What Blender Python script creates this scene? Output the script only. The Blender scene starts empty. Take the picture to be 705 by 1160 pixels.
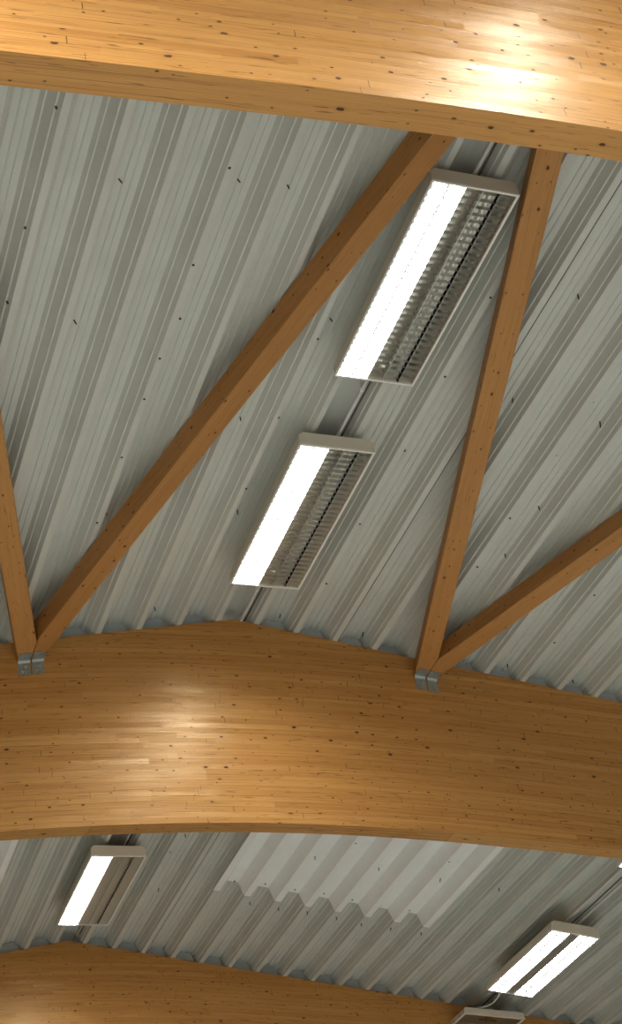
import bpy, bmesh, math, random
from mathutils import Vector, Matrix

random.seed(7)
SC = bpy.context.scene
COL = SC.collection

# ---------------------------------------------------------------- geometry of the hall (metres)
T = 0.18282            # roof pitch (rise / run)
EYE = 1.60             # camera height above the floor
HR = 6.25805 + EYE     # underside of the roof sheets at the ridge
Y2 = 9.35716           # near face of the middle beam
BAY = 6.0              # beam spacing
BT = 0.142             # beam thickness
BH = 1.6332            # beam depth under the ridge
K2, K4 = 0.028856, -0.00077234
XW = 9.70              # half width of the hall
YA, YB = -8.9, 27.5    # end walls

# ---------------------------------------------------------------- camera
def camera():
    f, yaw, pitch, roll = 1814.4747, 0.42632432, 0.61840026, -0.17406698
    fwd = Vector((math.sin(yaw)*math.cos(pitch), math.cos(yaw)*math.cos(pitch), math.sin(pitch)))
    r0 = fwd.cross(Vector((0, 0, 1))).normalized(); u0 = r0.cross(fwd)
    r = math.cos(roll)*r0 + math.sin(roll)*u0
    u = -math.sin(roll)*r0 + math.cos(roll)*u0
    cd = bpy.data.cameras.new('camera'); co = bpy.data.objects.new('camera', cd); COL.objects.link(co)
    cd.sensor_fit = 'VERTICAL'; cd.sensor_height = 36.0; cd.lens = f*36.0/1160.0
    cd.clip_start = 0.05; cd.clip_end = 200
    loc = Vector((-3.48845, 0.0, EYE))
    m = Matrix((r, u, -fwd)).transposed().to_4x4(); m.translation = loc
    co.matrix_world = m
    SC.camera = co
    return loc, r, u, fwd, f
CAM, CR, CU, CF, FPX = camera()

def ray(px, py):
    return CR*((px-352.5)/FPX) - CU*((py-580.0)/FPX) + CF
def on_roof(px, py, side=1, drop=0.0):
    """where the sight line of a photo pixel meets the roof plane (lowered by drop)"""
    d = ray(px, py); h = HR - drop - CAM.z
    s = (h - T*side*CAM.x) / (d.z + T*side*d.x)
    return CAM + d*s

# ---------------------------------------------------------------- world, exposure
W = bpy.data.worlds.new('world'); SC.world = W; W.use_nodes = True
W.node_tree.nodes['Background'].inputs[0].default_value = (0.75, 0.82, 0.9, 1)
W.node_tree.nodes['Background'].inputs[1].default_value = 0.3
SC.view_settings.view_transform = 'Standard'
SC.view_settings.look = 'None'
SC.view_settings.exposure = 0.0
SC.view_settings.gamma = 1.0
SC.view_settings.use_curve_mapping = False
SC.cycles.use_denoising = True
SC.cycles.max_bounces = 8
SC.cycles.diffuse_bounces = 5
SC.cycles.sample_clamp_indirect = 6.0
TUBE_STRENGTH = 25.0
TUBE_WATT = 128.0

# ---------------------------------------------------------------- node helpers
class NT:
    def __init__(s, name):
        s.m = bpy.data.materials.new(name); s.m.use_nodes = True
        s.t = s.m.node_tree; s.b = s.t.nodes['Principled BSDF']
    def n(s, typ, **kw):
        n = s.t.nodes.new(typ)
        for k, v in kw.items(): setattr(n, k, v)
        return n
    def put(s, v, sock):
        if isinstance(v, bpy.types.NodeSocket): s.t.links.new(v, sock)
        elif v is not None: sock.default_value = v
    def math(s, op, a, b=None, c=None, clamp=False):
        n = s.n('ShaderNodeMath', operation=op); n.use_clamp = clamp
        s.put(a, n.inputs[0]); s.put(b, n.inputs[1]); s.put(c, n.inputs[2])
        return n.outputs[0]
    def comb(s, x, y, z):
        n = s.n('ShaderNodeCombineXYZ'); s.put(x, n.inputs[0]); s.put(y, n.inputs[1]); s.put(z, n.inputs[2])
        return n.outputs[0]
    def noise(s, vec, scale=1.0, detail=3.0, rough=0.55):
        n = s.n('ShaderNodeTexNoise'); s.put(vec, n.inputs['Vector'])
        n.inputs['Scale'].default_value = scale; n.inputs['Detail'].default_value = detail
        n.inputs['Roughness'].default_value = rough
        return n.outputs[0]
    def white(s, vec):
        n = s.n('ShaderNodeTexWhiteNoise', noise_dimensions='3D'); s.put(vec, n.inputs['Vector'])
        q = s.n('ShaderNodeSeparateColor'); s.t.links.new(n.outputs['Color'], q.inputs[0])
        return q.outputs
    def ramp(s, v, a, b, lo=0.0, hi=1.0):
        n = s.n('ShaderNodeMapRange'); n.clamp = True
        s.put(v, n.inputs[0]); s.put(a, n.inputs[1]); s.put(b, n.inputs[2]); s.put(lo, n.inputs[3]); s.put(hi, n.inputs[4])
        return n.outputs[0]
    def mix(s, f, a, b):
        n = s.n('ShaderNodeMix', data_type='RGBA'); s.put(f, n.inputs[0])
        s.put(a, n.inputs[6]); s.put(b, n.inputs[7])
        return n.outputs[2]
    def bump(s, h, strength, dist):
        n = s.n('ShaderNodeBump'); s.put(h, n.inputs['Height'])
        n.inputs['Strength'].default_value = strength; n.inputs['Distance'].default_value = dist
        s.t.links.new(n.outputs[0], s.b.inputs['Normal'])
        return n
    def set(s, **kw):
        for k, v in kw.items(): s.put(v, s.b.inputs[k.replace('_', ' ')])

def rgb(r, g, b): return (r, g, b, 1.0)

def wood_material(name, light, dark, knot_col, board=2.6, knot_share=0.68, rough=(0.27, 0.42), streak=1.0, tilt=0.10, spec=0.65, glue=False):
    s = NT(name)
    at = s.n('ShaderNodeAttribute'); at.attribute_name = 'wood'
    sp = s.n('ShaderNodeSeparateXYZ'); s.t.links.new(at.outputs['Vector'], sp.inputs[0])
    u, v, idn = sp.outputs
    oi = s.n('ShaderNodeObjectInfo')
    seed = s.math('MULTIPLY_ADD', oi.outputs['Random'], 91.0, idn)
    r0 = s.white(s.comb(seed, 3.1, 0.7))
    seg = s.math('FLOOR', s.math('ADD', s.math('DIVIDE', u, board), s.math('MULTIPLY', r0[0], 7.0)))
    br = s.white(s.comb(seed, seg, 1.9))
    off = s.math('MULTIPLY', br[2], 37.0)
    # fine and broad grain running along the board
    g1 = s.noise(s.comb(s.math('MULTIPLY', u, 2.2), s.math('MULTIPLY', v, 150.0), off), 1.0, 4.0, 0.6)
    g2 = s.noise(s.comb(s.math('MULTIPLY', u, 0.9), s.math('MULTIPLY', v, 38.0), s.math('ADD', off, 5.0)), 1.0, 2.0, 0.5)
    f = s.math('ADD', s.math('MULTIPLY', s.ramp(g1, 0.3, 0.7), 0.34), s.math('MULTIPLY', s.ramp(g2, 0.3, 0.7), 0.26))
    f = s.math('ADD', f, s.math('MULTIPLY', br[0], 0.42), clamp=True)
    col = s.mix(f, light, dark)
    # dark resin streaks and checks, short, along the grain
    st = s.noise(s.comb(s.math('MULTIPLY', u, 7.0), s.math('MULTIPLY', v, 120.0), s.math('ADD', off, 11.0)), 1.0, 1.0, 0.5)
    col = s.mix(s.math('MULTIPLY', s.ramp(st, 0.68, 0.73), 0.7*streak), col, knot_col)
    # thin late-wood lines that bend gently along the board
    bend = s.math('MULTIPLY', s.noise(s.comb(s.math('MULTIPLY', u, 1.6), s.math('MULTIPLY', v, 9.0), off), 1.0, 1.0), 0.05)
    ln = s.noise(s.comb(s.math('MULTIPLY', u, 1.3), s.math('MULTIPLY', s.math('ADD', v, bend), 230.0), s.math('ADD', off, 21.0)), 1.0, 1.0, 0.5)
    col = s.mix(s.math('MULTIPLY', s.ramp(ln, 0.63, 0.68), 0.6*streak), col, s.mix(0.55, dark, knot_col))
    if glue:
        fr = s.math('ABSOLUTE', s.math('SUBTRACT', s.math('FRACT', s.math('ADD', s.math('DIVIDE', v, 0.04), 0.5)), 0.5))
        gl = s.math('MULTIPLY', s.ramp(fr, 0.02, 0.055, 1.0, 0.0), s.ramp(s.noise(s.comb(s.math('MULTIPLY', u, 0.8), seed, 3.0), 1.0, 1.0), 0.40, 0.62, 0.0, 0.55))
        col = s.mix(gl, col, knot_col)
    if glue:      # ends of the short pieces, seen as fine upright ticks
        r2 = s.white(s.comb(seed, 2.2, 7.7))
        su = s.math('ADD', s.math('DIVIDE', u, s.math('MULTIPLY_ADD', r2[0], 0.7, 0.5)), s.math('MULTIPLY', r2[1], 9.0))
        tk = s.white(s.comb(seed, s.math('FLOOR', su), 9.1))
        tick = s.math('MULTIPLY', s.math('LESS_THAN', s.math('FRACT', su), 0.006), s.math('MULTIPLY', s.math('GREATER_THAN', tk[0], 0.62), s.math('LESS_THAN', v, 4.0)))
        col = s.mix(s.math('MULTIPLY', tick, 0.7), col, knot_col)
    # knots: small ovals in some cells
    vo = s.n('ShaderNodeTexVoronoi', voronoi_dimensions='2D', feature='F1')
    ks = s.math('MULTIPLY', oi.outputs['Random'], 3.0)
    s.put(s.comb(s.math('MULTIPLY_ADD', u, 6.4, ks), s.math('MULTIPLY_ADD', v, 12.0, s.math('MULTIPLY', ks, 0.0)), 0.0), vo.inputs['Vector'])
    vo.inputs['Scale'].default_value = 1.0
    kc = s.n('ShaderNodeSeparateColor'); s.t.links.new(vo.outputs['Color'], kc.inputs[0])
    has = s.math('LESS_THAN', kc.outputs[0], knot_share)
    rad = s.math('ADD', 0.036, s.math('MULTIPLY', s.math('POWER', kc.outputs[1], 3.0), 0.07))
    wob = s.math('MULTIPLY', s.math('SUBTRACT', s.noise(s.comb(s.math('MULTIPLY', u, 40.0), s.math('MULTIPLY', v, 60.0), 2.0), 1.0, 2.0), 0.5), 0.09)
    dist = s.math('ADD', vo.outputs['Distance'], wob)
    kn = s.math('MULTIPLY', has, s.ramp(s.math('SUBTRACT', dist, rad), -0.012, 0.012, 1.0, 0.0))
    halo = s.math('MULTIPLY', has, s.ramp(s.math('SUBTRACT', dist, s.math('MULTIPLY', rad, 2.2)), -0.06, 0.02, 0.34, 0.0))
    col = s.mix(halo, col, dark)
    col = s.mix(kn, col, knot_col)
    ro = s.math('ADD', s.math('MULTIPLY', br[1], rough[1]-rough[0]), s.math('MULTIPLY_ADD', g1, 0.12, rough[0]-0.06))
    ro = s.math('MULTIPLY_ADD', kn, 0.35, ro)
    s.set(Base_Color=col, Roughness=ro, Specular_IOR_Level=spec, Specular_Tint=rgb(1.0, 0.80, 0.50))
    h = s.math('ADD', s.math('ADD', g1, s.math('MULTIPLY', g2, 1.5)), s.math('MULTIPLY', kn, -0.8))
    bn = s.bump(h, 0.30, 0.0035)
    r1 = s.white(s.comb(seed, 8.8, 4.4))
    gseg = s.math('FLOOR', s.math('ADD', s.math('DIVIDE', u, s.math('MULTIPLY_ADD', r1[0], 0.5, 0.25)), s.math('MULTIPLY', r1[1], 9.0)))
    gr = s.white(s.comb(seed, gseg, 6.3))
    ge = s.n('ShaderNodeNewGeometry')
    va = s.n('ShaderNodeVectorMath', operation='ADD'); s.t.links.new(ge.outputs['Normal'], va.inputs[0])
    s.put(s.comb(s.math('MULTIPLY', s.math('SUBTRACT', gr[0], 0.5), tilt), s.math('MULTIPLY', s.math('SUBTRACT', gr[2], 0.5), tilt*0.6), s.math('MULTIPLY', s.math('SUBTRACT', gr[1], 0.5), tilt)), va.inputs[1])
    vn = s.n('ShaderNodeVectorMath', operation='NORMALIZE'); s.t.links.new(va.outputs[0], vn.inputs[0])
    s.t.links.new(vn.outputs[0], bn.inputs['Normal'])
    return s.m

M = {}
M['glulam'] = wood_material('glulam_pine', rgb(0.55, 0.290, 0.088), rgb(0.35, 0.148, 0.034), rgb(0.060, 0.022, 0.010), glue=True)
M['timber'] = wood_material('brace_timber', rgb(0.50, 0.255, 0.085), rgb(0.33, 0.145, 0.042), rgb(0.09, 0.03, 0.012), board=40.0, knot_share=0.62, rough=(0.45, 0.6), streak=0.7, tilt=0.0, spec=0.5)

def plain(name, c, rough=0.5, metal=0.0, var=0.0, nscale=8.0, spec=0.5):
    s = NT(name)
    s.set(Roughness=rough, Metallic=metal, Specular_IOR_Level=spec)
    if var > 0:
        tc = s.n('ShaderNodeTexCoord')
        nz = s.noise(tc.outputs['Object'], nscale, 4.0, 0.6)
        k = s.ramp(nz, 0.25, 0.75, 1.0-var, 1.0+var)
        a = tuple(x*(1-var) for x in c[:3]) + (1,); b = tuple(min(1, x*(1+var)) for x in c[:3]) + (1,)
        s.set(Base_Color=s.mix(s.ramp(nz, 0.25, 0.75), a, b))
    else:
        s.set(Base_Color=c)
    return s.m

M['sheet'] = plain('painted_sheet', rgb(0.545, 0.565, 0.525), 0.42, 0.0, 0.05, 3.0)
M['pale_sheet'] = plain('pale_sheet', rgb(0.84, 0.865, 0.86), 0.45, 0.0, 0.04, 3.0)
M['deck'] = plain('roof_deck', rgb(0.10, 0.10, 0.10), 0.8)
M['cream'] = plain('cream_enamel', rgb(0.66, 0.62, 0.53), 0.4, 0.0, 0.03, 6.0)
M['rim'] = plain('white_rim', rgb(0.8, 0.79, 0.75), 0.35)
M['mirror'] = plain('bright_aluminium', rgb(0.78, 0.78, 0.74), 0.22, 1.0, 0.06, 9.0)
M['blade'] = plain('louvre_aluminium', rgb(0.74, 0.74, 0.70), 0.28, 0.9, 0.06, 12.0)
M['spine'] = plain('dark_spine', rgb(0.006, 0.006, 0.006), 0.8, 0.0, 0.0, 8.0, 0.05)
M['rib_shade'] = plain('rib_shade_block', rgb(0.40, 0.44, 0.47), 0.9)  # blue-grey imitates the shade in the rib ends above the beams
M['galv'] = plain('galvanised_steel', rgb(0.36, 0.39, 0.38), 0.40, 0.7, 0.25, 60.0)
M['conduit'] = plain('grey_conduit', rgb(0.62, 0.62, 0.60), 0.4)
M['cable'] = plain('dark_cable', rgb(0.06, 0.06, 0.06), 0.5)
M['white_plastic'] = plain('white_plastic', rgb(0.75, 0.75, 0.72), 0.4)
M['screw'] = plain('screw_steel', rgb(0.03, 0.03, 0.03), 0.5, 0.3)
M['off_tube'] = plain('unlit_tube', rgb(0.72, 0.72, 0.69), 0.25)
M['floor'] = plain('sports_floor', rgb(0.565, 0.575, 0.545), 0.6, 0.0, 0.05, 1.2)
M['wall'] = plain('painted_wall', rgb(0.30, 0.20, 0.115), 0.8, 0.0, 0.08, 1.5)
M['pale_wall'] = plain('pale_painted_wall', rgb(0.72, 0.70, 0.65), 0.8, 0.0, 0.04, 1.5)
M['dark_reflector'] = plain('dark_reflector', rgb(0.20, 0.21, 0.22), 0.45, 0.2, 0.1, 9.0)
def lit():
    s = NT('lit_tube')
    s.set(Base_Color=rgb(0.9, 0.9, 0.9), Emission_Color=rgb(1.0, 0.985, 0.94), Emission_Strength=TUBE_STRENGTH)
    return s.m
M['tube'] = lit()
def glass():
    s = NT('lamp_glass'); s.set(Base_Color=rgb(0.9, 0.92, 0.92), Roughness=0.05, Transmission_Weight=1.0, IOR=1.45)
    return s.m
M['glass'] = glass()

# ---------------------------------------------------------------- mesh helpers
def link(name, me, mat=None, parent=None, loc=None):
    o = bpy.data.objects.new(name, me); COL.objects.link(o)
    if mat is not None and len(me.materials) == 0: me.materials.append(mat)
    if parent is not None: o.parent = parent
    if loc is not None: o.location = loc
    return o
def mesh(name, verts, faces, smooth=False, wood=None):
    me = bpy.data.meshes.new(name); me.from_pydata([tuple(v) for v in verts], [], faces)
    bm = bmesh.new(); bm.from_mesh(me)
    if wood is None: bmesh.ops.recalc_face_normals(bm, faces=bm.faces)
    bm.to_mesh(me); bm.free()
    if wood is not None:
        at = me.attributes.new('wood', 'FLOAT_VECTOR', 'CORNER')
        flat = [c for f in wood for p in f for c in p]
        at.data.foreach_set('vector', flat)
    if smooth: me.polygons.foreach_set('use_smooth', [True]*len(me.polygons))
    me.update(); return me
BOXF = [(0, 3, 2, 1), (4, 5, 6, 7), (0, 1, 5, 4), (1, 2, 6, 5), (2, 3, 7, 6), (3, 0, 4, 7)]
def box_vf(x0, x1, y0, y1, z0, z1):
    return [(x0, y0, z0), (x1, y0, z0), (x1, y1, z0), (x0, y1, z0), (x0, y0, z1), (x1, y0, z1), (x1, y1, z1), (x0, y1, z1)], list(BOXF)
class MB:
    def __init__(s): s.v = []; s.f = []
    def add(s, v, f):
        n = len(s.v); s.v += [tuple(p) for p in v]; s.f += [tuple(i+n for i in q) for q in f]; return s
    def box(s, *a): return s.add(*box_vf(*a))
    def tube(s, pts, r, seg=10, caps=True):
        pts = [Vector(p) for p in pts]; rings = []
        for i, p in enumerate(pts):
            d = (pts[min(i+1, len(pts)-1)] - pts[max(i-1, 0)]).normalized()
            a = d.cross(Vector((0, 0, 1)));
            if a.length < 1e-3: a = d.cross(Vector((1, 0, 0)))
            a.normalize(); b = d.cross(a)
            rr = r[i] if isinstance(r, (list, tuple)) else r
            rings.append([p + a*rr*math.cos(2*math.pi*k/seg) + b*rr*math.sin(2*math.pi*k/seg) for k in range(seg)])
        v = [q for rg in rings for q in rg]; f = []
        for i in range(len(rings)-1):
            for k in range(seg):
                f.append((i*seg+k, i*seg+(k+1) % seg, (i+1)*seg+(k+1) % seg, (i+1)*seg+k))
        if caps: f += [tuple(range(seg))[::-1], tuple(range((len(rings)-1)*seg, len(rings)*seg))]
        return s.add(v, f)
    def sweep(s, prof, y0, y1):
        """open profile of (x, z) points swept along y"""
        v = [(x, y0, z) for x, z in prof] + [(x, y1, z) for x, z in prof]; n = len(prof)
        return s.add(v, [(i, i+1, n+i+1, n+i) for i in range(n-1)])
    def prism(s, prof, y0, y1):
        v = [(x, y0, z) for x, z in prof] + [(x, y1, z) for x, z in prof]; n = len(prof)
        f = [(i, (i+1) % n, n+(i+1) % n, n+i) for i in range(n)] + [tuple(range(n))[::-1], tuple(range(n, 2*n))]
        return s.add(v, f)
    def me(s, name, smooth=False): return mesh(name, s.v, s.f, smooth)
def tag(o, label, cat, group=None):
    o['label'] = label; o['category'] = cat
    if group: o['group'] = group
    return o
def struct(o): o['kind'] = 'structure'; return o
def empty(name, loc, rot=(0, 0, 0)):
    o = bpy.data.objects.new(name, None); COL.objects.link(o); o.location = loc; o.rotation_euler = rot
    o.empty_display_size = 0.1; return o

# ---------------------------------------------------------------- the room shell
def zroof(x): return HR - T*abs(x)
struct(link('floor', MB().box(-XW-0.2, XW+0.2, YA-0.2, YB+0.2, -0.1, 0.0).me('floor'), M['floor']))
for nm, x0, x1 in (('wall_left', -XW-0.2, -XW), ('wall_right', XW, XW+0.2)):
    struct(link(nm, MB().box(x0, x1, YA, YB, 0.0, zroof(XW)+0.3).me(nm), M['wall']))
for nm, y0, y1 in (('wall_back', YA-0.2, YA), ('wall_front', YB, YB+0.2)):
    prof = [(-XW-0.2, 0.0), (XW+0.2, 0.0), (XW+0.2, zroof(XW)+0.2), (0, HR+0.2), (-XW-0.2, zroof(XW)+0.2)]
    struct(link(nm, MB().prism(prof, y0, y1).me(nm), M['pale_wall' if nm == 'wall_back' else 'wall']))
# the outer roof above the profiled sheets
ceil_prof = [(-XW-0.4, zroof(XW+0.4)+0.16), (0, HR+0.16), (XW+0.4, zroof(XW+0.4)+0.16),
             (XW+0.4, zroof(XW+0.4)+0.30), (0, HR+0.30), (-XW-0.4, zroof(XW+0.4)+0.30)]
ceiling = struct(link('ceiling', MB().prism(ceil_prof, YA-0.2, YB+0.2).me('ceiling'), M['deck']))

# ---------------------------------------------------------------- profiled roof sheets
PD = 0.122     # rib depth
WEB = [(0.0, 0.0), (0.014, 0.030), (0.022, 0.032), (0.048, 0.090), (0.056, 0.092), (0.070, PD)]
def pitch_profile(plain_=False):
    """one 0.30 m pitch from the right edge of a lower flange: left web, upper flange, right web, lower flange"""
    if plain_: return [(0.010, 0), (0.078, PD), (0.182, PD), (0.25, 0.0), (0.31, 0.0)]
    p = list(WEB)
    for g in (0.105, 0.145): p += [(g, PD), (g+0.006, PD-0.007), (g+0.010, PD-0.007), (g+0.016, PD)]
    p += [(0.26-x, z) for x, z in WEB[::-1]]
    p += [(0.30, 0.0)]
    return p
CS = 1/math.sqrt(1+T*T)
def place(x, h):
    s = 1 if x >= 0.02 else -1
    return (x + s*T*CS*h, HR - T*abs(x) + h*CS)
def sheet_mesh(name, pts, y0, y1, thick=0.0):
    pr = [place(x, h) for x, h in pts]
    if not thick: return MB().sweep(pr, y0, y1).me(name)
    up = [place(x, h+thick) for x, h in pts][::-1]
    v = [(x, y0, z) for x, z in pr+up] + [(x, y1, z) for x, z in pr+up]; n = len(pr); m = 2*n
    f = [(i, (i+1) % m, m+(i+1) % m, m+i) for i in range(m)]
    for i in range(n-1): f += [(i, i+1, m-2-i, m-1-i), (m+i, m+m-1-i, m+m-2-i, m+i+1)]
    return MB().add(v, f).me(name)
def run_pts(xs, n, plain_=False):
    out = []
    for i in range(n):
        for (s, h) in pitch_profile(plain_):
            p = (xs+0.3*i+s, h)
            if not out or (abs(p[0]-out[-1][0])+abs(p[1]-out[-1][1])) > 1e-6: out.append(p)
    return out
starts_r = [0.796] + [0.79+0.9*i for i in range(1, 10)]
starts_l = [-1.005-0.9*i for i in range(10)]
ridge = [(-0.105, 0.0)] + [(-0.105+x, z) for x, z in WEB[1:]] + [(0.0199, PD)] + [(0.0201, PD)] + [(0.15-x, z) for x, z in WEB[::-1]] + [(0.19, 0.0)] + run_pts(0.19, 2)[1:]
BAYS = [YA, Y2-2*BAY, Y2-BAY, Y2, Y2+BAY, Y2+2*BAY, YB]
for bi in range(len(BAYS)-1):
    y0, y1 = BAYS[bi], BAYS[bi+1]
    if bi: y0 += BT*0.5
    if bi < len(BAYS)-2: y1 += BT*0.5
    for xs in starts_l + starts_r:
        pts = run_pts(xs, 3)
        if xs == 0.796: pts[0] = (0.796, 0.002)
        link('roof_sheet', sheet_mesh('roof_sheet', pts, y0, y1), M['sheet'], ceiling)
    link('roof_sheet', sheet_mesh('roof_sheet', ridge, y0, y1), M['sheet'], ceiling)
# the paler sheet lapped under the others beyond the middle beam, with its cut end showing
def pale(xs, n, ext, y0, y1):
    pts = [(xs-0.05, 0.0)] + run_pts(xs, n, True) + ext
    o = link('roof_sheet', sheet_mesh('roof_sheet', [(x, h-0.012) for x, h in pts], y0, y1, 0.0025), M['pale_sheet'], ceiling)
    o['label'] = 'pale grey sheet lapped below the others'
pale(1.09, 7, [(3.19+0.078, PD), (3.19+0.112, PD)], Y2+0.138, 13.674)
pale(-2.805, 6, [], Y2+0.138, 13.674)

# added blocks that stand in for the shade in the rib ends over the beams
def shade_block(x0, x1, xa, xb):
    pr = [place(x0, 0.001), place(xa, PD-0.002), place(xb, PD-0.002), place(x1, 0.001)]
    return MB().prism([(x-pr[0][0], z-pr[0][1]) for x, z in pr], 0.0, 0.05).me('rib_shade_block'), pr[0]
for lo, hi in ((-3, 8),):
    fr = shade_block(0.49, 0.75, 0.56, 0.68)[0]; fl = shade_block(-0.705, -0.445, -0.635, -0.515)[0]
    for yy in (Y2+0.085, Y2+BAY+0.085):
        for i in range(0, 19): link('rib_shade_block', fr, M['rib_shade'], ceiling, (0.19+0.3*i, yy, zroof(0.19+0.3*i)+0.001))
        for i in range(0, 9): link('rib_shade_block', fl, M['rib_shade'], ceiling, (-0.405-0.3*i, yy, zroof(-0.405-0.3*i)+0.001))

# ---------------------------------------------------------------- glued laminated beams
LAM = 0.04
def soffit(x):
    a = min(abs(x), 3.5); z = K2*a*a + K4*a**4
    if abs(x) > 3.5: z += (abs(x)-3.5)*(2*K2*3.5 + 4*K4*3.5**3)
    return -z                      # relative to the soffit at the ridge
def top(x): return BH - T*abs(x)
def lamella_mesh(n):
    d0, d1 = n*LAM, (n+1)*LAM
    X1 = XW-0.02
    def ok(x): return top(x) - (soffit(x)+d0) > 0.0008
    if not ok(0): return None
    if ok(X1): xe = X1
    else:
        a, b = 0.0, X1
        for _ in range(40):
            m = (a+b)/2
            if ok(m): a = m
            else: b = m
        xe = a
    k = max(4, int(xe/0.22)); xs = [xe*i/k for i in range(-k, k+1)]
    # extra stations where the roof line starts to cut the lamella
    V = []; F = []; Wd = []
    for x in xs:
        z0 = soffit(x)+d0; z1 = min(soffit(x)+d1, top(x))
        V += [(x, 0, z0), (x, BT, z0), (x, BT, z1), (x, 0, z1)]
    def dv(i): return V[i][2]-soffit(V[i][0])
    q = len(xs)
    for i in range(q-1):
        a, b = 4*i, 4*(i+1)
        def fc(idx, w): F.append(tuple(idx)); Wd.append(w)
        fc((a, b, b+3, a+3), [(V[j][0], dv(j), n) for j in (a, b, b+3, a+3)])                       # near face
        fc((b+1, a+1, a+2, b+2), [(V[j][0]+7.3, dv(j), n+0.37) for j in (b+1, a+1, a+2, b+2)])      # far face
        fc((a+1, b+1, b, a), [(V[j][0]+3.1, V[j][1]+9.0, n+0.71) for j in (a+1, b+1, b, a)])        # underside
        fc((a+3, b+3, b+2, a+2), [(V[j][0]+5.7, V[j][1]+5.0, n+0.53) for j in (a+3, b+3, b+2, a+2)])
    e = 4*(q-1)
    F.append((0, 3, 2, 1)); Wd.append([(0, dv(j), n) for j in (0, 3, 2, 1)])
    F.append((e, e+1, e+2, e+3)); Wd.append([(0, dv(j), n) for j in (e, e+1, e+2, e+3)])
    return mesh('lamella', V, F, wood=Wd)
LAMS = [m for m in (lamella_mesh(n) for n in range(45)) if m]
for i, lab in enumerate(('curved glulam roof beam with roof braces running from its far face to the next beam',
                         'curved glulam roof beam carrying four small steel brackets with braces on its near face',
                         'curved glulam roof beam beside the floodlight, behind the pair of fully lit tubes')):
    b = empty('glulam_beam', (0, Y2+(i-1)*BAY, HR-BH))
    tag(b, lab, 'beam', 'glulam roof beams')
    for me in LAMS: link('lamella', me, M['glulam'], b)

# ---------------------------------------------------------------- roof braces
def clip(poly, a, b, c):
    """keep a*x + b*y <= c"""
    out = []
    for i in range(len(poly)):
        p, q = poly[i], poly[(i+1) % len(poly)]
        dp, dq = a*p[0]+b*p[1]-c, a*q[0]+b*q[1]-c
        if dp <= 0: out.append(p)
        if dp*dq < 0:
            s = dp/(dp-dq); out.append((p[0]+s*(q[0]-p[0]), p[1]+s*(q[1]-p[1])))
    return out
def brace(label, side, xa, xb, cuts, w=0.143, cb=0.16, ct=0.012):
    ya, yb = Y2-0.004, Y2-BAY+BT+0.004
    d = Vector((xb-xa, yb-ya)).normalized(); nrm = Vector((-d.y, d.x))
    P = Vector((xa, ya))-d*0.3; Q = Vector((xb, yb))+d*0.3
    poly = [tuple(P+nrm*w/2), tuple(Q+nrm*w/2), tuple(Q-nrm*w/2), tuple(P-nrm*w/2)]
    for c in [(0, 1, ya), (0, -1, -yb)] + cuts: poly = clip(poly, *c)
    if sum(poly[i][0]*poly[(i+1) % len(poly)][1]-poly[(i+1) % len(poly)][0]*poly[i][1] for i in range(len(poly))) < 0: poly = poly[::-1]
    lean = side*T*(cb-ct)
    def z(x, c): return HR - T*side*x - c
    root = empty('roof_brace', (xa, ya, z(xa, cb)))
    tag(root, label, 'brace', 'roof braces')
    o = root.location
    n = len(poly); V = [(x-o.x, y-o.y, z(x, cb)-o.z) for x, y in poly] + [(x+lean-o.x, y-o.y, z(x+lean, ct)-o.z) for x, y in poly]
    F = [tuple(range(n))[::-1], tuple(range(n, 2*n))] + [(i, (i+1) % n, n+(i+1) % n, n+i) for i in range(n)]
    seed = random.random()*50; Wd = []
    for f in F:
        vs = [Vector(V[i]) for i in f]; nn = (vs[1]-vs[0]).cross(vs[2]-vs[0]).normalized()
        D3 = Vector((d.x, d.y, 0)); across = nn.cross(D3)
        Wd.append([(p.dot(D3)+seed, p.dot(across)+abs(nn.z)*0.6+seed, 1.0+round(abs(nn.z))) for p in vs])
    me = mesh('timber', V, F, wood=Wd)
    t = link('timber', me, M['timber'], root)
    bv = t.modifiers.new('bevel', 'BEVEL'); bv.width = 0.004; bv.segments = 1
    return root, o, d
MB_ = Y2-0.001
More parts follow.
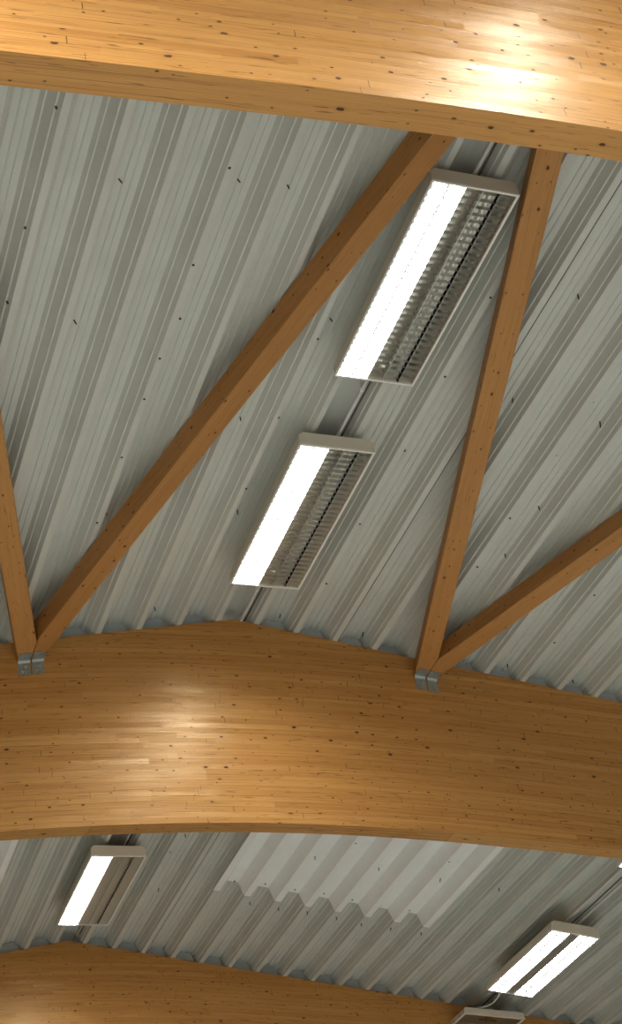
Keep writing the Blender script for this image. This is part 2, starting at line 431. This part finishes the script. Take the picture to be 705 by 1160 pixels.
def bracket(root, o, side, x0, x1, cb=0.16):
    """galvanised angle: leg under the timber, bend, leg on the beam with bolt heads"""
    y0 = Y2-0.002-o.y
    zc = HR - T*side*(x0+x1)/2 - cb - o.z - 0.002
    prof = [(-0.105, 0.0), (-0.030, 0.0)] + [(-0.030+0.028*math.sin(a), -0.028+0.028*math.cos(a)) for a in (math.pi/8, math.pi/4, 3*math.pi/8)] + [(-0.002, -0.028), (-0.002, -0.115)]
    inn = [(-0.105, -0.004), (-0.030, -0.004)] + [(-0.030+0.024*math.sin(a), -0.028+0.024*math.cos(a)) for a in (math.pi/8, math.pi/4, 3*math.pi/8)] + [(-0.006, -0.028), (-0.006, -0.115)]
    full = prof + inn[::-1]; n = len(full); V = []
    for x in (x0, x1):
        tilt = -T*side*(x-(x0+x1)/2)
        V += [(x-o.x, y0+yy, zc+zz+tilt) for yy, zz in full]
    F = [(i, (i+1) % n, n+(i+1) % n, n+i) for i in range(n)]
    h = n//2
    for i in range(h-1): F += [(i, n-1-i, n-2-i, i+1), (n+i, n+i+1, n+n-2-i, n+n-1-i)]
    b = link('bracket', mesh('bracket', V, F), M['galv'], root)
    b['label'] = 'galvanised steel angle bracket'
    xm = (x0+x1)/2-o.x
    for k, zz in enumerate((-0.045, -0.085)):
        px = xm + (-0.012 if k else 0.010)
        link('bolt', MB().tube([(px, y0-0.006, zc+zz), (px, y0-0.013, zc+zz), (px, y0-0.016, zc+zz)], [0.009, 0.009, 0.005], 8).me('bolt', False), M['galv'], b)
    link('bolt', MB().tube([(xm, y0-0.07, zc-0.004), (xm, y0-0.07, zc-0.012)], [0.009, 0.007], 8).me('bolt'), M['galv'], b)
NL, NR = -1.512, 1.450
YF = Y2-BAY+BT
A = brace('long brown timber brace crossing the roof on the lit side of the large ceiling light', -1, -1.508, -0.043, [(-1, 0, -(NL+0.002)), (1, 0, -0.002)])
B = brace('brown timber brace standing on the unlit side of the large ceiling light', 1, 1.44, 0.003, [(1, 0, NR-0.002), (-1, 0, -0.002)])
C = brace('brown timber brace sharing its bracket pair with the long brace, heading away from the ridge', -1, -1.525, -3.11, [(1, 0, NL-0.002)])
Dd = brace('brown timber brace splaying outward from the bracket pair beyond the unlit side of the lights', 1, 1.454, 3.11, [(-1, 0, -(NR+0.002))])
bracket(A[0], A[1], -1, NL+0.006, NL+0.090)
bracket(C[0], C[1], -1, NL-0.092, NL-0.006)
bracket(B[0], B[1], 1, NR-0.090, NR-0.006)
bracket(Dd[0], Dd[1], 1, NR+0.006, NR+0.086)

# ---------------------------------------------------------------- ceiling lights
LW, LL, LH = 0.25, 0.772, 0.10     # half width, half length, height
NB = 30
def shared():
    S = {}
    # housing: five-sided shell, chamfered upper edges, open below
    c = 0.028
    prof = [(-LW, -LH), (-LW, -c), (-LW+c, 0), (LW-c, 0), (LW, -c), (LW, -LH)]
    mb = MB().sweep(prof, -LL, LL)
    for y in (-LL, LL): mb.add([(x, y, z) for x, z in prof], [tuple(range(6))])
    inner = [(-LW+0.006, -LH), (-LW+0.006, -0.012), (LW-0.006, -0.012), (LW-0.006, -LH)]
    mb.sweep(inner, -LL+0.006, LL-0.006)
    for y in (-LL+0.006, LL-0.006): mb.add([(x, y, z) for x, z in inner], [(0, 1, 2, 3)])
    S['housing'] = mb.me('housing')
    r = MB(); w = 0.011
    r.box(-LW-0.002, -LW+w, -LL-0.002, LL+0.002, -LH-0.004, -LH+0.008); r.box(LW-w, LW+0.002, -LL-0.002, LL+0.002, -LH-0.004, -LH+0.008)
    r.box(-LW+w, LW-w, -LL-0.002, -LL+w, -LH-0.004, -LH+0.008); r.box(-LW+w, LW-w, LL-w, LL+0.002, -LH-0.004, -LH+0.008)
    S['rim'] = r.me('rim')
    # parabolic side mirrors of one compartment (width 0.19)
    hw = 0.094; pr = []
    for i in range(13):
        x = -hw+2*hw*i/12; pr.append((x, -0.018-0.072*abs(x/hw)**2.6))
    S['reflector'] = MB().sweep(pr, -LL+0.012, LL-0.012).me('reflector', True)
    S['spine'] = MB().box(-0.0016, 0.0016, -LL+0.012, LL-0.012, -LH+0.002, -LH+0.026).me('spine')
    S['divider'] = MB().box(-0.0015, 0.0015, -LL+0.012, LL-0.012, -LH, -0.016).me('divider')
    # cross blade, wedge section, shorter towards the middle
    hb = 0.024
    bl = MB()
    V = []
    for x in (-LW+w, -0.145, -0.05, 0.05, 0.145, LW-w):
        V += [(x, -0.0035, -LH+hb), (x, 0.0035, -LH+hb), (x, 0.0, -LH+0.001)]
    F = []
    for i in range(5):
        for k in range(3): F.append((3*i+k, 3*i+(k+1) % 3, 3*i+3+(k+1) % 3, 3*i+3+k))
    F += [(0, 2, 1), (15, 16, 17)]
    bl.add(V, F); S['blade'] = bl.me('louvre_blade')
    S['tube'] = MB().tube([(0, -LL+0.03, 0), (0, LL-0.03, 0)], 0.013, 12).me('tube', True)
    S['tube_off'] = MB().tube([(0, -LL+0.03, 0), (0, LL-0.03, 0)], 0.013, 12).me('tube', True)
    S['cap'] = MB().tube([(0, -0.012, 0), (0, 0.012, 0)], 0.015, 10).me('tube_cap')
    S['centre'] = MB().sweep([(-0.046, -0.06), (-0.02, -0.03), (0.02, -0.03), (0.046, -0.06)], -LL+0.012, LL-0.012).me('centre_reflector')
    return S
SH = shared()
TZ = -0.052
def ceiling_light(label, group, x, y, side, drop, lit_l, lit_r, tilt=0.0, full=True):
    z = zroof(x)-drop+LH if side else HR-drop+LH
    root = empty('ceiling_light', (x, y, z), (0, math.atan(T)*side+tilt, 0))
    tag(root, label, 'ceiling light', group)
    link('housing', SH['housing'], M['cream'], root)
    link('rim', SH['rim'], M['rim'], root)
    for cx, on in ((-0.145, lit_l), (0.145, lit_r)):
        link('reflector', SH['reflector'], M['mirror'], root, (cx, 0, 0))
        t = link('fluorescent_tube', SH['tube'] if on else SH['tube_off'], M['tube'] if on else M['off_tube'], root, (cx, 0, TZ))
        t['label'] = 'glowing white fluorescent tube' if on else 'unlit fluorescent tube'
        for s in (-1, 1): link('tube_cap', SH['cap'], M['white_plastic'], t, (0, s*(LL-0.022), 0))
        if full: link('spine', SH['spine'], M['spine'], root, (cx, 0, 0))
        if on:
            ld = bpy.data.lights.new('tube_light', 'AREA'); ld.shape = 'RECTANGLE'; ld.size = 0.185; ld.size_y = 2*LL-0.03
            ld.energy = TUBE_WATT; ld.color = (1.0, 0.985, 0.95)
            link('tube_light', ld, None, root, (cx, 0, -LH+0.033))
    if full:
        for cx in (-0.05, 0.05): link('divider', SH['divider'], M['blade'], root, (cx, 0, 0))
        link('centre_reflector', SH['centre'], M['mirror'], root)
        for i in range(NB):
            yy = -LL+0.012 + (2*LL-0.024)*(i+0.5)/NB
            link('louvre_blade', SH['blade'], M['blade'], root, (0, yy, 0))
    return root
G = 'louvred fluorescent ceiling lights'
ceiling_light('half-lit louvred ceiling light framed by two timber braces under the ridge', G, 0.004, 5.695, 0, 0.18, True, False, 0.02)
ceiling_light('half-lit louvred ceiling light under the ridge close before the bracketed beam', G, 0.0, 7.885, 0, 0.18, True, False, 0.02)
ceiling_light('small half-lit louvred ceiling light in the bay beyond the bracketed beam', G, -0.033, 13.76, 0, 0.18, True, False, 0.01)
ceiling_light('louvred ceiling light with both tubes glowing, next to the floodlight', G, 4.353, 13.67, 1, 0.20, True, True)
ceiling_light('louvred ceiling light whose bright corner peeps out beyond the bracketed beam', G, 4.335, 10.73, 1, 0.20, True, True)
# the same lights carry on along the hall, outside the picture
for y in (-6.3, -4.1, -0.3, 1.9, 10.75):
    ceiling_light('louvred ceiling light further along the ridge, out of the picture', G+' along the hall', 0.0, y, 0, 0.18, True, y < -1, 0, 0 < y < 3)
for y in (-6.3, -4.1, -0.3, 1.9):
    ceiling_light('louvred ceiling light on the far roof slope, out of the picture', G+' along the hall', -4.353, y, -1, 0.20, True, True, 0, False)

# ---------------------------------------------------------------- conduits, cables
def conduit(name, label, cat, pts, r, mat, clips=(), seg=8):
    root = empty(name, pts[0]); tag(root, label, cat)
    o = Vector(pts[0])
    link('pipe', MB().tube([Vector(p)-o for p in pts], r, seg).me('pipe', True), mat, root)
    for c in clips:
        cl = MB().tube([Vector((pts[0][0], c-0.012, pts[0][2]))-o, Vector((pts[0][0], c+0.012, pts[0][2]))-o], r*1.5, 8)
        cl.box(-0.006, 0.006, c-0.008-o.y, c+0.008-o.y, r, HR+PD*CS-T*0.08-o.z)
        link('clip', cl.me('clip'), M['white_plastic'], root)
    return root
zc = HR-0.005
conduit('conduit', 'grey electrical conduit running along the ridge above the lights', 'conduit',
        [(0.055, 3.6, zc), (0.055, 15.2, zc)], 0.011, M['conduit'], (4.35, 6.74, 8.95, 12.8))
conduit('cable', 'dark cable running beside the ridge conduit above the lights', 'cable',
        [(0.088, 3.6, zc+0.01), (0.088, 15.2, zc+0.01)], 0.006, M['cable'])

for k, (dx, r, m, lab) in enumerate(((-0.02, 0.010, 'conduit', 'pale conduit along the roof slope above the fully lit light'),
                                    (0.06, 0.006, 'cable', 'dark cable along the roof slope above the fully lit light'),
                                    (0.11, 0.010, 'conduit', 'second pale conduit along the roof slope, beside the dark cable'))):
    xx = 4.353+dx; zz = zroof(xx)-0.020
    conduit(m, lab, m, [(xx, Y2+BT+0.02, zz), (xx, Y2+BAY-0.01, zz)], r, M[m])
pts = [(4.36+0.10*math.sin(t*math.pi)*0.4 - 0.12*t, 14.62+0.40*t, zroof(4.36)-0.05-0.10*math.sin(t*math.pi*0.8)*0.8-0.03*t) for t in [i/10 for i in range(11)]]
conduit('cable', 'short white cable looping down into the floodlight', 'cable', pts, 0.007, M['white_plastic'])

# ---------------------------------------------------------------- floodlight on the far beam
def floodlight():
    x, y = 4.40, Y2+BAY-0.20
    z = zroof(x)-0.165
    root = empty('floodlight', (x, y, z), (0, math.atan(T)*0.65, 0))
    tag(root, 'cream box floodlight with dark glass underside on the beam below the paired lit tubes', 'floodlight')
    hw, hl, h = 0.345, 0.185, 0.06
    mb = MB(); c = 0.02
    prof = [(-hw, -h), (-hw, -c), (-hw+c, 0), (hw-c, 0), (hw, -c), (hw, -h)]
    mb.sweep(prof, -hl, hl)
    for yy in (-hl, hl): mb.add([(px, yy, pz) for px, pz in prof], [tuple(range(6))])
    link('housing', mb.me('housing'), M['cream'], root)
    w = 0.022; r = MB()
    r.box(-hw-0.004, -hw+w, -hl-0.004, hl+0.004, -h-0.01, -h+0.006); r.box(hw-w, hw+0.004, -hl-0.004, hl+0.004, -h-0.01, -h+0.006)
    r.box(-hw+w, hw-w, -hl-0.004, -hl+w, -h-0.01, -h+0.006); r.box(-hw+w, hw-w, hl-w, hl+0.004, -h-0.01, -h+0.006)
    link('frame', r.me('frame'), M['cream'], root)
    link('reflector', MB().sweep([(-hw+0.01, -h+0.012), (-0.2, -0.02), (0.2, -0.02), (hw-0.01, -h+0.012)], -hl+0.01, hl-0.01).me('reflector'), M['dark_reflector'], root)
    link('lamp', MB().tube([(-0.1, 0, -0.042), (0.1, 0, -0.042)], 0.012, 10).me('lamp', True), M['cable'], root)
    link('lamp_holder', MB().box(-0.03, 0.03, -0.05, 0.0, -0.045, -0.022).me('lamp_holder'), M['cable'], root)
    link('glass', MB().box(-hw+w, hw-w, -hl+w, hl-w, -h-0.004, -h).me('glass'), M['glass'], root)
    for s in (-1, 1):
        link('hinge', MB().tube([(-hw-0.008, s*0.08-0.02, -h), (-hw-0.008, s*0.08+0.02, -h)], 0.010, 8).me('hinge'), M['galv'], root)
    link('mounting_arm', MB().box(-0.05, 0.05, hl-0.002, 0.20, -0.05, -0.02).me('mounting_arm'), M['galv'], root)
floodlight()

# ---------------------------------------------------------------- screws through the sheets
SCREW = MB().tube([(0, 0, 0.01), (0, 0, -0.004)], 0.0075, 8).me('screw')
NAIL = MB().tube([(0, 0, 0.01), (0, 0, -0.030), (0, 0, -0.038)], [0.0042, 0.0042, 0.001], 6).me('screw')
dots = [(64,122),(28.6,258),(8.6,343),(260,190),(219,300),(204,361),(181,406),(163.5,452),(316,473),(360,384),(556,337),(504.5,426.6),(486,404),
        (279,553.6),(408,593.6),(370,661),(458.5,510.6),(672,455),(630,515.5),(578,587),(541,642),(673.6,674),(628.5,728),(138,518),(120,582),(110,592),
        (193,965),(403,954),(509,975),(265.7,997),(300.5,1000),(334,1006.6),(367,1011),(399,1018),(431,1024),(464,1030),(498,1036.5)]
nails = [(269.5,203),(135,203),(326,210),(84,363),(272,472),(374,360.5),(269,578),(318,695.6),(655,335),(581,452),(680,479),(610.5,574),(572.5,628),
         (575,752),(649,770.5),(175,688),(411.4,717),(357,969),(210,945),(180,1006.6),(499,994),(565.5,1006),(429,981.6),
         (283,1022),(315.5,1028.4),(348,1032.6),(381,1039),(409.4,1046),(443,1051),(477,1056)]
def profile_h(x):
    """height of the sheet above the lower-flange plane at roof coordinate x"""
    e = (x-0.19) % 0.3 if x > 0.19 else ((x+0.105) % 0.3 if x < -0.105 else None)
    if e is None: return PD
    if e < 0.07: return PD*e/0.07
    if e < 0.19: return PD
    if e < 0.26: return PD*(0.26-e)/0.07
    return 0.0
def ridge_px(y): return 266-0.5205*(y-703.5)
for lst, me in ((dots, SCREW), (nails, NAIL)):
    for px, py in lst:
        side = 1 if px > ridge_px(py) else -1
        best = None
        for i in range(40):            # march up the sight line until the sheet is met
            h = i*PD/39
            p = on_roof(px, py, side, -h/CS)
            x = p.x - side*T*CS*h
            if profile_h(x) <= h+0.004: best = p; break
        if best is None: best = on_roof(px, py, side, -PD/CS)
        if side == 1 and 1.03 < best.x < 3.3 and 9.4 < best.y < 13.68: best = best - Vector((0, 0, 0.012))
        o = link('screw', me, M['screw'], ceiling, best)
        o.rotation_euler = (random.uniform(-0.25, 0.25), side*math.atan(T)+random.uniform(-0.2, 0.2), 0)
